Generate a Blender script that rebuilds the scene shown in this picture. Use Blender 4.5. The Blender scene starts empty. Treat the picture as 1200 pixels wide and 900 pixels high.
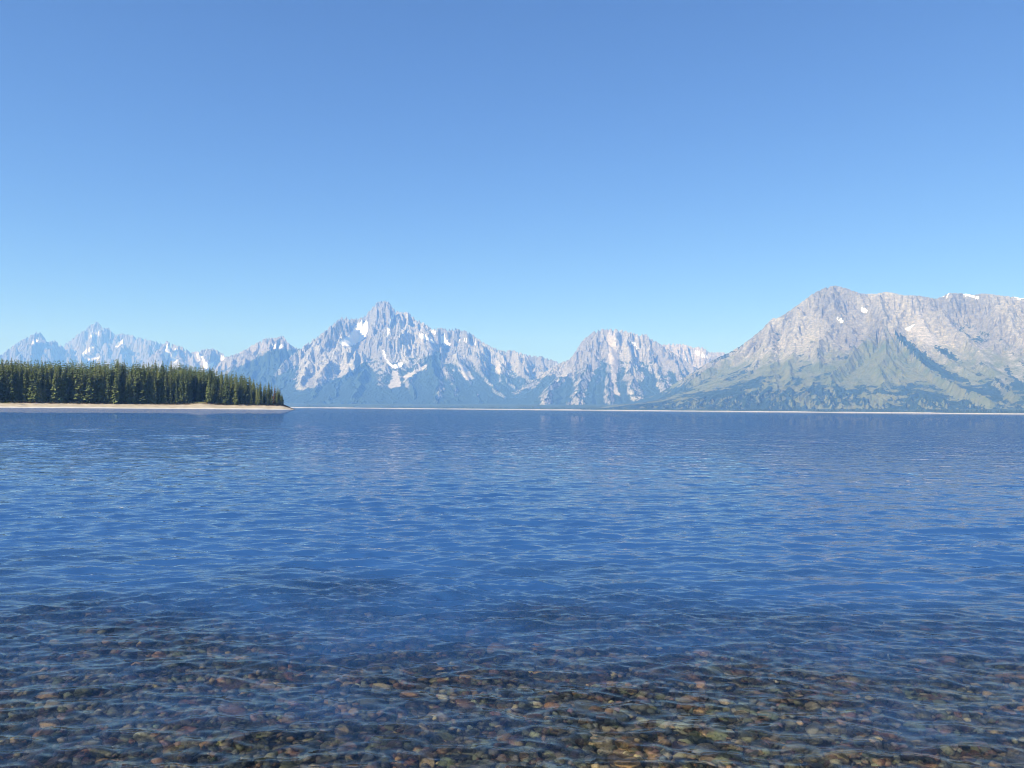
import bpy, math, random
import numpy as np
from mathutils import Matrix, Vector

R = math.radians
SC = bpy.context.scene
COL = SC.collection

# ------------------------------------------------------------------ camera
CAM_H = 1.65                       # eye height above the lake
F_PX, W_PX, H_PX = 906.0, 1200.0, 900.0
PITCH, ROLL = math.atan(29.8 / F_PX), 0.0090
cam_data = bpy.data.cameras.new("camera")
cam_data.sensor_width = 36.0
cam_data.lens = 36.0 * F_PX / W_PX
cam_data.clip_start, cam_data.clip_end = 0.05, 120000.0
cam = bpy.data.objects.new("camera", cam_data)
COL.objects.link(cam)
_f = Vector((0, math.cos(PITCH), math.sin(PITCH)))
_r0 = Vector((1, 0, 0)); _u0 = _r0.cross(_f)
_r = _r0 * math.cos(ROLL) + _u0 * math.sin(ROLL)
_u = _u0 * math.cos(ROLL) - _r0 * math.sin(ROLL)
_m = Matrix((( _r.x, _u.x, -_f.x, 0), (_r.y, _u.y, -_f.y, 0), (_r.z, _u.z, -_f.z, CAM_H), (0, 0, 0, 1)))
cam.matrix_world = _m
SC.camera = cam

def at(px, py, dist):
    """photo pixel + horizontal distance (m) -> world point"""
    d = _f * F_PX + _r * (px - W_PX / 2) - _u * (py - H_PX / 2)
    k = dist / math.hypot(d.x, d.y)
    return (d.x * k, d.y * k, CAM_H + d.z * k)

def project(x, y, z):
    """world arrays -> photo pixels"""
    z = z - CAM_H
    a = x * _r.x + y * _r.y + z * _r.z
    b = x * _u.x + y * _u.y + z * _u.z
    c = x * _f.x + y * _f.y + z * _f.z
    c = np.maximum(c, 1e-3)
    return W_PX / 2 + F_PX * a / c, H_PX / 2 - F_PX * b / c

# ------------------------------------------------------------------ sky, sun, exposure
SUN_ELEV, SUN_AZ = R(38.0), R(225.0)      # compass-like: 0 = +Y (view), clockwise; behind the left shoulder
world = bpy.data.worlds.new("World"); SC.world = world; world.use_nodes = True
nt = world.node_tree
bg = nt.nodes["Background"]
sky = nt.nodes.new("ShaderNodeTexSky")
sky.sky_type = 'NISHITA'; sky.sun_disc = False
sky.sun_elevation = SUN_ELEV; sky.sun_rotation = SUN_AZ
sky.altitude = 3000.0; sky.air_density = 1.0; sky.dust_density = 0.0; sky.ozone_density = 8.0
tint = nt.nodes.new("ShaderNodeMix"); tint.data_type = 'RGBA'; tint.blend_type = 'MULTIPLY'; tint.inputs[0].default_value = 1.0
tint.inputs[7].default_value = (0.91, 0.96, 1.06, 1)       # the phone camera's cool white balance
nt.links.new(sky.outputs[0], tint.inputs[6]); nt.links.new(tint.outputs[2], bg.inputs[0])
bg.inputs[1].default_value = 0.084
sun_data = bpy.data.lights.new("sun", 'SUN')
sun_data.energy = 4.7; sun_data.angle = R(0.53); sun_data.color = (1.0, 0.97, 0.93)
sun = bpy.data.objects.new("sun", sun_data); COL.objects.link(sun)
_s = Vector((math.sin(SUN_AZ) * math.cos(SUN_ELEV), math.cos(SUN_AZ) * math.cos(SUN_ELEV), math.sin(SUN_ELEV)))
sun.rotation_euler = _s.to_track_quat('Z', 'Y').to_euler()
SC.view_settings.view_transform = 'Standard'
SC.view_settings.look = 'None'
SC.view_settings.exposure = 0.85
SC.view_settings.gamma = 1.0
SC.view_settings.use_curve_mapping = False
cy = SC.cycles
cy.use_denoising = True
cy.denoiser = 'OPENIMAGEDENOISE'; cy.denoising_input_passes = 'RGB_ALBEDO_NORMAL'; cy.denoising_prefilter = 'ACCURATE'
cy.max_bounces = 10; cy.diffuse_bounces = 2; cy.glossy_bounces = 3; cy.transmission_bounces = 6
cy.transparent_max_bounces = 8; cy.volume_bounces = 1
cy.caustics_reflective = False; cy.caustics_refractive = True
cy.sample_clamp_indirect = 6.0
cy.use_adaptive_sampling = False
cy.pixel_filter_type = 'BLACKMAN_HARRIS'; cy.filter_width = 1.0

# ------------------------------------------------------------------ helpers
rng = np.random.default_rng(7)
random.seed(7)

def mesh_np(name, verts, faces, smooth=True, attrs=None):
    """verts (n,3), faces (m,k) arrays -> mesh; attrs: name -> per-vertex float or (n,4) colour"""
    me = bpy.data.meshes.new(name)
    verts = np.ascontiguousarray(verts, dtype=np.float32)
    faces = np.ascontiguousarray(faces, dtype=np.int32)
    n, k = faces.shape
    me.vertices.add(len(verts)); me.vertices.foreach_set("co", verts.ravel())
    me.loops.add(n * k); me.loops.foreach_set("vertex_index", faces.ravel())
    me.polygons.add(n)
    me.polygons.foreach_set("loop_start", np.arange(0, n * k, k, dtype=np.int32))
    me.polygons.foreach_set("use_smooth", np.full(n, smooth, dtype=bool))
    me.update(calc_edges=True)
    for an, av in (attrs or {}).items():
        av = np.asarray(av, dtype=np.float32)
        if av.ndim == 1:
            a = me.attributes.new(an, 'FLOAT', 'POINT'); a.data.foreach_set("value", av)
        else:
            a = me.attributes.new(an, 'FLOAT_COLOR', 'POINT'); a.data.foreach_set("color", av.ravel())
    return me

def link(name, me, mat=None, parent=None, **props):
    o = bpy.data.objects.new(name, me); COL.objects.link(o)
    if mat is not None and me is not None and not len(me.materials):
        me.materials.append(mat)
    if parent is not None:
        o.parent = parent
    for k, v in props.items():
        o[k] = v
    return o

def grid_faces(nr, nc):
    i = np.arange(nr - 1)[:, None] * nc + np.arange(nc - 1)[None, :]
    return np.stack([i, i + 1, i + nc + 1, i + nc], axis=-1).reshape(-1, 4)

_perm = np.random.default_rng(3).permutation(512).astype(np.int64)
_ga = np.random.default_rng(4).uniform(0, 2 * np.pi, 512)
_gx, _gy = np.cos(_ga), np.sin(_ga)
def perlin(x, y):
    xi = np.floor(x).astype(np.int64); yi = np.floor(y).astype(np.int64)
    xf = x - xi; yf = y - yi
    u = xf * xf * xf * (xf * (xf * 6 - 15) + 10); v = yf * yf * yf * (yf * (yf * 6 - 15) + 10)
    def g(ix, iy, dx, dy):
        h = _perm[(_perm[ix & 511] + iy) & 511]
        return _gx[h] * dx + _gy[h] * dy
    a = g(xi, yi, xf, yf); b = g(xi + 1, yi, xf - 1, yf)
    c = g(xi, yi + 1, xf, yf - 1); d = g(xi + 1, yi + 1, xf - 1, yf - 1)
    return 1.4 * ((a + u * (b - a)) * (1 - v) + (c + u * (d - c)) * v)
def fbm(x, y, octv=5, gain=0.5, lac=2.03):
    s = 0.0; a = 1.0
    for k in range(octv):
        s = s + a * perlin(x + 17.3 * k, y - 9.1 * k); x = x * lac; y = y * lac; a *= gain
    return s
def ridged(x, y, octv=5, gain=0.5, lac=2.07):
    s = 0.0; a = 1.0; w = 1.0
    for k in range(octv):
        n = 1.0 - np.abs(perlin(x + 31.7 * k, y + 11.9 * k)); n = n * n * w
        w = np.clip(n * 1.6, 0, 1); s = s + a * n; x = x * lac; y = y * lac; a *= gain
    return s
def sstep(a, b, x):
    t = np.clip((x - a) / (b - a), 0, 1); return t * t * (3 - 2 * t)

class NT:
    """tiny node-tree helper"""
    def __init__(self, name):
        self.mat = bpy.data.materials.new(name); self.mat.use_nodes = True
        self.t = self.mat.node_tree; self.t.nodes.clear()
        self.out = self.n("ShaderNodeOutputMaterial")
    def n(self, typ, **kw):
        nd = self.t.nodes.new(typ)
        for k, v in kw.items(): setattr(nd, k, v)
        return nd
    def l(self, a, b): self.t.links.new(a, b)
    def set(self, sock, v):
        if isinstance(v, bpy.types.NodeSocket): self.l(v, sock)
        else: sock.default_value = v
    def math(self, op, a, b=0.0, c=None, clamp=False):
        nd = self.n("ShaderNodeMath", operation=op, use_clamp=clamp)
        self.set(nd.inputs[0], a); self.set(nd.inputs[1], b)
        if c is not None: self.set(nd.inputs[2], c)
        return nd.outputs[0]
    def mix(self, f, a, b, blend='MIX'):
        nd = self.n("ShaderNodeMix", data_type='RGBA', blend_type=blend)
        self.set(nd.inputs[0], f); self.set(nd.inputs[6], a); self.set(nd.inputs[7], b)
        return nd.outputs[2]
    def noise(self, vec, scale, detail=4.0, rough=0.55, dist=0.0):
        nd = self.n("ShaderNodeTexNoise"); self.set(nd.inputs["Vector"], vec)
        nd.inputs["Scale"].default_value = scale; nd.inputs["Detail"].default_value = detail
        nd.inputs["Roughness"].default_value = rough; nd.inputs["Distortion"].default_value = dist
        return nd.outputs["Fac"]
    def ramp(self, f, stops, interp='LINEAR'):
        nd = self.n("ShaderNodeValToRGB"); cr = nd.color_ramp; cr.interpolation = interp
        while len(cr.elements) < len(stops): cr.elements.new(0.5)
        for e, (p, c) in zip(cr.elements, stops):
            e.position = p; e.color = (*c, 1) if len(c) == 3 else c
        self.set(nd.inputs[0], f); return nd.outputs[0]
    def attr(self, name, out="Fac"):
        nd = self.n("ShaderNodeAttribute", attribute_name=name); return nd.outputs[out]
    def mapping(self, vec, scale=(1, 1, 1), rot=(0, 0, 0)):
        nd = self.n("ShaderNodeMapping"); self.l(vec, nd.inputs[0])
        nd.inputs["Scale"].default_value = scale; nd.inputs["Rotation"].default_value = rot
        return nd.outputs[0]
    def principled(self, col, rough=0.8, spec=0.3, normal=None):
        p = self.n("ShaderNodeBsdfPrincipled"); self.set(p.inputs["Base Color"], col)
        self.set(p.inputs["Roughness"], rough); p.inputs["Specular IOR Level"].default_value = spec
        if normal is not None: self.l(normal, p.inputs["Normal"])
        self.l(p.outputs[0], self.out.inputs["Surface"]); return p
    def bump(self, h, dist, strength=1.0):
        b = self.n("ShaderNodeBump"); self.set(b.inputs["Height"], h)
        b.inputs["Distance"].default_value = dist; self.set(b.inputs["Strength"], strength)
        return b.outputs[0]

# ------------------------------------------------------------------ lake water
def bed_z(x, y):
    d = np.interp(y, [-50, 0, 4.5, 9, 14, 26, 60], [0.06, 0.06, 0.30, 0.52, 0.82, 3.0, 9.0])
    d = np.minimum(d, 9.0)
    d = d + 0.035 * perlin(x / 1.9, y / 1.6) + 0.02 * perlin(x / 0.7 + 5, y / 0.6)
    return np.where(y < 0.0, -d - 0.14 * y, -d)

def water_material():
    m = NT("lake_water")
    pos = m.n("ShaderNodeNewGeometry").outputs["Position"]
    far = m.attr("coarse")                      # 0 where the mesh itself carries the ripples
    v1 = m.mapping(pos, (0.42, 1.0, 1.0), (0, 0, R(6)))
    fine = m.noise(v1, 7.0, 2.5, 0.55)
    big = m.noise(m.mapping(pos, (0.6, 1.0, 1.0), (0, 0, R(-8))), 1.7, 3.0, 0.6)
    mid = m.noise(m.mapping(pos, (0.5, 1.0, 1.0), (0, 0, R(12))), 3.3, 2.0, 0.5)
    h = m.math('ADD', m.math('MULTIPLY', fine, m.math('MULTIPLY_ADD', m.attr("column"), 0.015, 0.006)), m.math('MULTIPLY', m.math('MULTIPLY', m.math('MULTIPLY_ADD', mid, 0.5, big), far), 0.21))
    nrm = m.bump(h, 1.0, 1.0)
    # clear water: part of the light is bent by the ripples, part passes the thin shallows unbent
    gl = m.n("ShaderNodeBsdfGlossy"); gl.inputs["Roughness"].default_value = 0.0; m.l(nrm, gl.inputs["Normal"])
    fr = m.n("ShaderNodeFresnel"); fr.inputs["IOR"].default_value = 1.333; m.l(nrm, fr.inputs["Normal"])
    rf = m.n("ShaderNodeBsdfRefraction"); rf.inputs["IOR"].default_value = 1.333; rf.inputs["Roughness"].default_value = 0.0
    rf.inputs["Color"].default_value = (0.95, 0.98, 0.98, 1); m.l(nrm, rf.inputs["Normal"])
    tp = m.n("ShaderNodeBsdfTransparent"); tp.inputs["Color"].default_value = (0.95, 0.98, 0.98, 1)
    thru = m.n("ShaderNodeMixShader"); thru.inputs[0].default_value = 0.62; m.l(rf.outputs[0], thru.inputs[1]); m.l(tp.outputs[0], thru.inputs[2])
    # over the deeps the water column itself scatters blue light back up
    df = m.n("ShaderNodeBsdfDiffuse"); df.inputs["Color"].default_value = (0.026, 0.090, 0.250, 1); m.l(nrm, df.inputs["Normal"])
    body = m.n("ShaderNodeMixShader"); m.l(m.attr("column"), body.inputs[0]); m.l(thru.outputs[0], body.inputs[1]); m.l(df.outputs[0], body.inputs[2])
    mx = m.n("ShaderNodeMixShader"); m.l(fr.outputs[0], mx.inputs[0]); m.l(body.outputs[0], mx.inputs[1]); m.l(gl.outputs[0], mx.inputs[2])
    m.l(mx.outputs[0], m.out.inputs["Surface"])
    return m.mat

def build_water():
    r0 = 1.9 * 1.0031 ** np.arange(0, 470)                       # 1.7 .. 9 m, fine enough for cat's-paw ripples
    r1 = r0[-1] * 1.0058 ** np.arange(1, 490)                    # .. 145 m
    r2 = np.geomspace(r1[-1] * 1.02, 16000.0, 70)
    r = np.concatenate([r0, r1, r2]); th = np.linspace(R(-46), R(46), 560)
    step = np.concatenate([np.maximum(np.diff(r), 0.0), [1e3]])
    rr, tt = np.meshgrid(r, th, indexing='ij'); st = np.repeat(step[:, None], len(th), 1)
    x = rr * np.sin(tt); y = rr * np.cos(tt) - 0.6
    g = np.random.default_rng(11)
    lam = np.geomspace(0.05, 2.0, 120)
    z = np.zeros_like(x); dx = np.zeros_like(x); dy = np.zeros_like(x)
    gust = 1.0 + 0.35 * perlin(x / 5.0 + 3, y / 9.0) + 0.2 * perlin(x / 1.7, y / 2.6)
    gust = np.clip(gust, 0.35, 1.8) * (1.45 + 1.05 * sstep(4.0, 11.0, y))     # the breeze freshens away from the shore
    for L in lam:
        k = 2 * math.pi / L
        a = g.normal(0, R(23)) + (R(9) if g.random() < 0.6 else R(-20))
        s = 0.0235 * math.exp(-((math.log(L / 0.15)) / 0.7) ** 2 * 0.5) + (0.0050 if L < 0.6 else 0.0034)     # slope amplitude
        kx, ky = k * math.sin(a), k * math.cos(a)
        w = sstep(2.2, 4.5, L / st) if L < 40 else 1.0
        ph = kx * x + ky * y + g.uniform(0, 6.283)
        amp = s / k * w * gust
        z += amp * np.sin(ph); q = 0.8 * amp * np.cos(ph)
        dx += q * math.sin(a); dy += q * math.cos(a)
    z *= sstep(0.2, 2.5, y) * 0.6 + 0.4
    coarse = sstep(0.045, 0.28, st)
    v = np.stack([x + dx, y + dy, z], -1).reshape(-1, 3)
    f = grid_faces(len(r), len(th))
    me = mesh_np("water", v, f, True, {"coarse": coarse.ravel(), "column": (0.93 * sstep(3.1, 9.4, y + 1.5 * fbm(x / 1.5, y / 1.3, 3))).ravel()})
    o = link("water", me, water_material(), kind="structure", label="rippled clear blue lake water over cobbles")
    return o
water = build_water()

# ------------------------------------------------------------------ lake bed and stones
STONE_COLS = np.array([
    (0.110, 0.118, 0.110), (0.170, 0.170, 0.150), (0.175, 0.180, 0.125), (0.125, 0.130, 0.075),
    (0.210, 0.170, 0.115), (0.150, 0.095, 0.080), (0.210, 0.125, 0.085), (0.300, 0.180, 0.090),
    (0.090, 0.100, 0.110), (0.270, 0.240, 0.155), (0.380, 0.290, 0.160), (0.130, 0.130, 0.112),
    (0.520, 0.400, 0.200), (0.190, 0.125, 0.115), (0.620, 0.540, 0.360)])
STONE_W = np.array([10, 10, 10, 10, 9, 6, 5, 4.5, 7, 7, 3.6, 10, 1.6, 4, 0.9]); STONE_W = STONE_W / STONE_W.sum()

def stone_material(per_object):
    m = NT("cobble" if per_object else "pebble")
    tc = m.n("ShaderNodeTexCoord").outputs["Object"] if per_object else m.n("ShaderNodeNewGeometry").outputs["Position"]
    if per_object:
        col = m.n("ShaderNodeObjectInfo").outputs["Color"]
        pos = m.n("ShaderNodeNewGeometry").outputs["Position"]
    else:
        col = m.attr("stone_colour", "Color"); pos = tc
    sp = m.noise(pos, 130.0, 3.0, 0.7)
    patch = m.noise(pos, 22.0, 3.0, 0.6, 0.6)
    c = m.mix(0.75, col, m.ramp(sp, [(0.3, (0.55, 0.55, 0.55)), (0.7, (1.35, 1.33, 1.28))]), 'MULTIPLY')
    c = m.mix(m.ramp(patch, [(0.52, (0, 0, 0)), (0.68, (0.55, 0.55, 0.55))]), c, (0.17, 0.155, 0.085, 1))
    m.principled(c, 0.6, 0.25, m.bump(sp, 0.004, 0.6))
    return m.mat

def ico(sub):
    import bmesh
    bm = bmesh.new(); bmesh.ops.create_icosphere(bm, subdivisions=sub, radius=1.0)
    bm.verts.ensure_lookup_table()
    v = np.array([p.co[:] for p in bm.verts]); f = np.array([[q.index for q in p.verts] for p in bm.faces]); bm.free()
    return v, f

def stone_shape(v, g, rough=0.16):
    """a rounded, slightly faceted river stone out of a unit sphere"""
    o = v.copy()
    for _ in range(7):                                   # worn flats
        n = g.normal(size=3); n /= np.linalg.norm(n); c = g.uniform(0.55, 0.92)
        d = o @ n - c
        o -= np.where(d > 0, d * 0.8, 0)[:, None] * n
    n = fbm(v[:, 0] * 1.4 + g.uniform(0, 50) + v[:, 2], v[:, 1] * 1.4 + g.uniform(0, 50) - v[:, 2] * 0.7, 2)
    o *= (1 + rough * n)[:, None]
    return o * np.array([1.0, g.uniform(0.62, 0.9), g.uniform(0.42, 0.66)])

def rot_stack(n, g, tilt=0.3):
    a = g.uniform(0, 6.283, n); b = g.normal(0, tilt, n); c = g.normal(0, tilt, n)
    ca, sa, cb, sb, cc, sc_ = np.cos(a), np.sin(a), np.cos(b), np.sin(b), np.cos(c), np.sin(c)
    Z = np.zeros(n); O = np.ones(n)
    rz = np.array([[ca, -sa, Z], [sa, ca, Z], [Z, Z, O]]); rx = np.array([[O, Z, Z], [Z, cb, -sb], [Z, sb, cb]])
    ry = np.array([[cc, Z, sc_], [Z, O, Z], [-sc_, Z, cc]])
    M = np.einsum('ijn,jkn,kln->nil', rx, ry, rz)
    return M, np.stack([b, c, a], 1)

def build_bed():
    xs = np.concatenate([-np.geomspace(24000, 12, 30), np.linspace(-11, 11, 111), np.geomspace(12, 24000, 30)])
    ys = np.concatenate([-np.geomspace(4000, 6, 14), np.linspace(-5, 16, 141), np.geomspace(17, 24000, 40)])
    yy, xx = np.meshgrid(ys, xs, indexing='ij')
    zz = bed_z(xx, yy) - 0.02
    m = NT("lakebed_silt_water_blue")
    pos = m.n("ShaderNodeNewGeometry").outputs["Position"]
    c = m.ramp(m.noise(pos, 9.0, 5.0, 0.65), [(0.3, (0.04, 0.042, 0.036)), (0.7, (0.13, 0.12, 0.09))])
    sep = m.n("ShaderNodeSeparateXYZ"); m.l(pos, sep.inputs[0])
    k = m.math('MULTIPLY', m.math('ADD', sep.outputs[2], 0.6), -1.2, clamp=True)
    c = m.mix(k, c, (0.020, 0.085, 0.190, 1))            # deep water's scattered blue light, painted into the floor colour
    m.principled(c, 0.9, 0.1, m.bump(m.noise(pos, 40.0, 4.0), 0.02, 0.7))
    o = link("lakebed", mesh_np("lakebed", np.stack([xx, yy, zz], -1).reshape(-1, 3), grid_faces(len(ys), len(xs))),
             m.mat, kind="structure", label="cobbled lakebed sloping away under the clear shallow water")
    return o
lakebed = build_bed()

def build_stones():
    g = np.random.default_rng(21)
    # three generations of stones: common cobbles, small fill, a few big ones on top
    pts = []
    def scatter(spc, y0, y1, rmin, rmax, p, lift):
        ys = np.arange(y0, y1, spc * 0.87)
        for j, yv in enumerate(ys):
            hw = 0.70 * (yv + 1.2) + 0.6
            xs = np.arange(-hw, hw, spc) + (spc / 2 if j % 2 else 0)
            keep = g.random(len(xs)) < p * (1 - 0.4 * sstep(10.0, 13.5, yv))
            xs = xs[keep]
            n = len(xs)
            rr = rmin + (rmax - rmin) * g.beta(1.6, 3.4, n)
            pts.append(np.stack([xs + g.normal(0, spc * 0.28, n), yv + g.normal(0, spc * 0.28, n), rr, np.full(n, lift)], 1))
    scatter(0.070, 2.1, 6.0, 0.024, 0.078, 0.97, 0.25)
    scatter(0.102, 6.0, 13.5, 0.036, 0.105, 0.97, 0.25)
    scatter(0.064, 2.1, 4.4, 0.013, 0.034, 0.7, 0.9)
    scatter(0.50, 2.2, 11.5, 0.055, 0.145, 0.5, 0.45)
    p = np.concatenate(pts)
    n = len(p)
    zb = bed_z(p[:, 0], p[:, 1])
    ci = g.choice(len(STONE_COLS), n, p=STONE_W)
    col = STONE_COLS[ci] * g.uniform(0.75, 1.35, (n, 1)) * g.normal(1, 0.06, (n, 3))
    lum = col.mean(1, keepdims=True); col = np.clip((lum + (col - lum) * 1.1) * 0.95, 0.025, 0.7)
    M, eul = rot_stack(n, g, 0.22)
    zc = zb + p[:, 2] * (p[:, 3] * 0.5)
    px, py = project(p[:, 0], p[:, 1], zc)
    size = p[:, 2] / np.hypot(p[:, 1], 1.65)
    inside = (px > 5) & (px < 1195) & (py < 893) & (py > 640)
    score = np.where(inside, size * (1 + (p[:, 3] < 0.6)), 0)
    top = np.argsort(-score)[:300]
    is_top = np.zeros(n, bool); is_top[top] = True
    # -- the 300 that show largest: objects of their own
    mat_o = stone_material(True); v3, f3 = ico(3)
    meshes = []
    for k in range(12):
        me = mesh_np("cobble", stone_shape(v3, g), f3); me.materials.append(mat_o); meshes.append(me)
    for q, i in enumerate(top):
        o = link("cobble", meshes[q % 12], None, lakebed)
        o.location = (p[i, 0], p[i, 1], zc[i]); o.scale = [p[i, 2]] * 3
        o.rotation_euler = eul[i]; o.color = (*col[i], 1)
    # -- the rest
    V, F, C = [], [], []; base = 0
    for near in (True, False):
        v0, f0 = ico(2 if near else 1)
        shapes = [stone_shape(v0, g, 0.13) for _ in range(10)]
        sel = np.where(~is_top & (((p[:, 1] < 4.0) & (p[:, 2] > 0.03)) == near))[0]
        for k in range(10):
            s = sel[k::10]
            vv = np.einsum('nij,vj->nvi', M[s], shapes[k]) * p[s, 2][:, None, None]
            vv += np.stack([p[s, 0], p[s, 1], zc[s]], 1)[:, None, :]
            V.append(vv.reshape(-1, 3)); nv = len(v0)
            F.append((f0[None] + (np.arange(len(s)) * nv)[:, None, None] + base).reshape(-1, 3))
            C.append(np.repeat(np.c_[col[s], np.ones(len(s))], nv, 0)); base += len(s) * nv
    me = mesh_np("pebbles", np.concatenate(V), np.concatenate(F), True, {"stone_colour": np.concatenate(C)})
    o = link("pebbles", me, stone_material(False), lakebed, kind="stuff")
    print("stones", n, "pebble tris", len(me.polygons))
build_stones()

def bed_at(px, py):
    """where the ray through a photo pixel meets the bed, bent at the water surface"""
    d = _f * F_PX + _r * (px - W_PX / 2) - _u * (py - H_PX / 2); d.normalize()
    t = -CAM_H / d.z; x, y = d.x * t, d.y * t
    hh = math.hypot(d.x, d.y); s2 = hh / 1.333; tn = s2 / math.sqrt(1 - s2 * s2)
    dep = 0.3
    for _ in range(6):
        xx, yy = x + d.x / hh * tn * dep, y + d.y / hh * tn * dep; dep = -float(bed_z(np.array([xx]), np.array([yy]))[0])
    return xx, yy, -dep

def build_marked_stones():
    g = np.random.default_rng(77); v3, f3 = ico(3); mat = stone_material(True)
    for px, py, r, col, flat, label in [
        (560, 884, 0.115, (0.21, 0.215, 0.150), 1.0, "large rounded grey-olive stone at the bottom edge just left of centre"),
        (445, 781, 0.075, (0.46, 0.38, 0.21), 0.8, "cream-yellow stone under shallow water left of centre, brightest in its row"),
        (520, 793, 0.050, (0.48, 0.41, 0.23), 0.9, "small pale yellow stone right of the cream-yellow one"),
        (480, 789, 0.066, (0.40, 0.24, 0.13), 0.8, "orange-brown stone lying between the two pale yellow stones"),
        (204, 862, 0.058, (0.44, 0.32, 0.11), 0.6, "golden flat stone in the shallows at lower left"),
        (402, 835, 0.050, (0.38, 0.27, 0.13), 0.9, "tan upright stone in the shallows below the cream-yellow one"),
        (951, 871, 0.055, (0.48, 0.40, 0.21), 0.7, "pale yellow stone near the bottom edge at right"),
        (736, 877, 0.075, (0.36, 0.22, 0.08), 0.6, "amber stone near the bottom edge right of centre"),
        (100, 888, 0.070, (0.20, 0.10, 0.10), 0.7, "dark maroon stone at the bottom left corner")]:
        x, y, z = bed_at(px, py)
        me = mesh_np("lake_stone", stone_shape(v3, g), f3); o = link("lake_stone", me, mat, None, label=label, category="stone", group="standout stones on the lakebed")
        o.location = (x, y, z + 0.085); o.scale = (r, r, r * flat); o.rotation_euler = (g.normal(0, 0.15), g.normal(0, 0.15), g.uniform(-0.5, 0.5)); o.color = (*col, 1)
build_marked_stones()
# ------------------------------------------------------------------ mountains
def interp_pts(pts, x):
    p = np.array(pts, float); return np.interp(x, p[:, 0], p[:, 1])

def in_poly(px, py, poly):
    r = np.zeros(px.shape, bool); n = len(poly)
    for i in range(n):
        x1, y1 = poly[i]; x2, y2 = poly[(i + 1) % n]
        if y1 == y2: continue
        c = ((y1 > py) != (y2 > py)) & (px < (x2 - x1) * (py - y1) / (y2 - y1) + x1)
        r ^= c
    return r

def erode(h, drops, steps, rounds, seed, k_er=0.30, k_dep=0.25, cap=5.0):
    """rain droplets running down a height grid (heights in cells): cuts gullies, fills hollows"""
    g = np.random.default_rng(seed); nr, nc = h.shape; h = h.copy()
    for _ in range(rounds):
        x = g.uniform(1, nc - 3, drops); y = g.uniform(1, nr - 3, drops)
        dx = np.zeros(drops); dy = np.zeros(drops); v = np.ones(drops); w = np.ones(drops); sed = np.zeros(drops)
        for _s2 in range(steps):
            xi = x.astype(int); yi = y.astype(int); u = x - xi; t = y - yi; b = yi * nc + xi
            hf = h.ravel(); h00 = hf[b]; h10 = hf[b + 1]; h01 = hf[b + nc]; h11 = hf[b + nc + 1]
            gx = (h10 - h00) * (1 - t) + (h11 - h01) * t; gy = (h01 - h00) * (1 - u) + (h11 - h10) * u
            hc = h00 * (1 - u) * (1 - t) + h10 * u * (1 - t) + h01 * (1 - u) * t + h11 * u * t
            dx = dx * 0.12 - gx * 0.88; dy = dy * 0.12 - gy * 0.88
            ln = np.hypot(dx, dy) + 1e-9; dx /= ln; dy /= ln
            nx = np.clip(x + dx, 1, nc - 3); ny = np.clip(y + dy, 1, nr - 3)
            xi2 = nx.astype(int); yi2 = ny.astype(int); u2 = nx - xi2; t2 = ny - yi2; b2 = yi2 * nc + xi2
            hn = hf[b2] * (1 - u2) * (1 - t2) + hf[b2 + 1] * u2 * (1 - t2) + hf[b2 + nc] * (1 - u2) * t2 + hf[b2 + nc + 1] * u2 * t2
            dh = hn - hc
            c = np.maximum(-dh, 0.02) * v * w * cap
            up = dh > 0
            dep = np.where(up, np.minimum(dh, sed), np.where(sed > c, (sed - c) * k_dep, 0.0))
            er = np.where(~up & (sed <= c), np.minimum((c - sed) * k_er, -dh), 0.0)
            q = (dep - er) * 0.6; sed = sed - dep + er
            a = np.bincount(np.concatenate([b, b + 1, b + nc, b + nc + 1]),
                            np.concatenate([q * (1 - u) * (1 - t), q * u * (1 - t), q * (1 - u) * t, q * u * t]), nr * nc)
            h += np.clip(a, -0.12, 0.12).reshape(nr, nc)
            v = np.sqrt(np.clip(v * v - dh * 1.2, 0.05, 9)); w *= 0.975; x, y = nx, ny
    return h

def blur(a):
    p = np.pad(a, 1, mode='edge')
    return (p[:-2, 1:-1] + p[2:, 1:-1] + p[1:-1, :-2] + p[1:-1, 2:] + 2 * a) / 6

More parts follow.
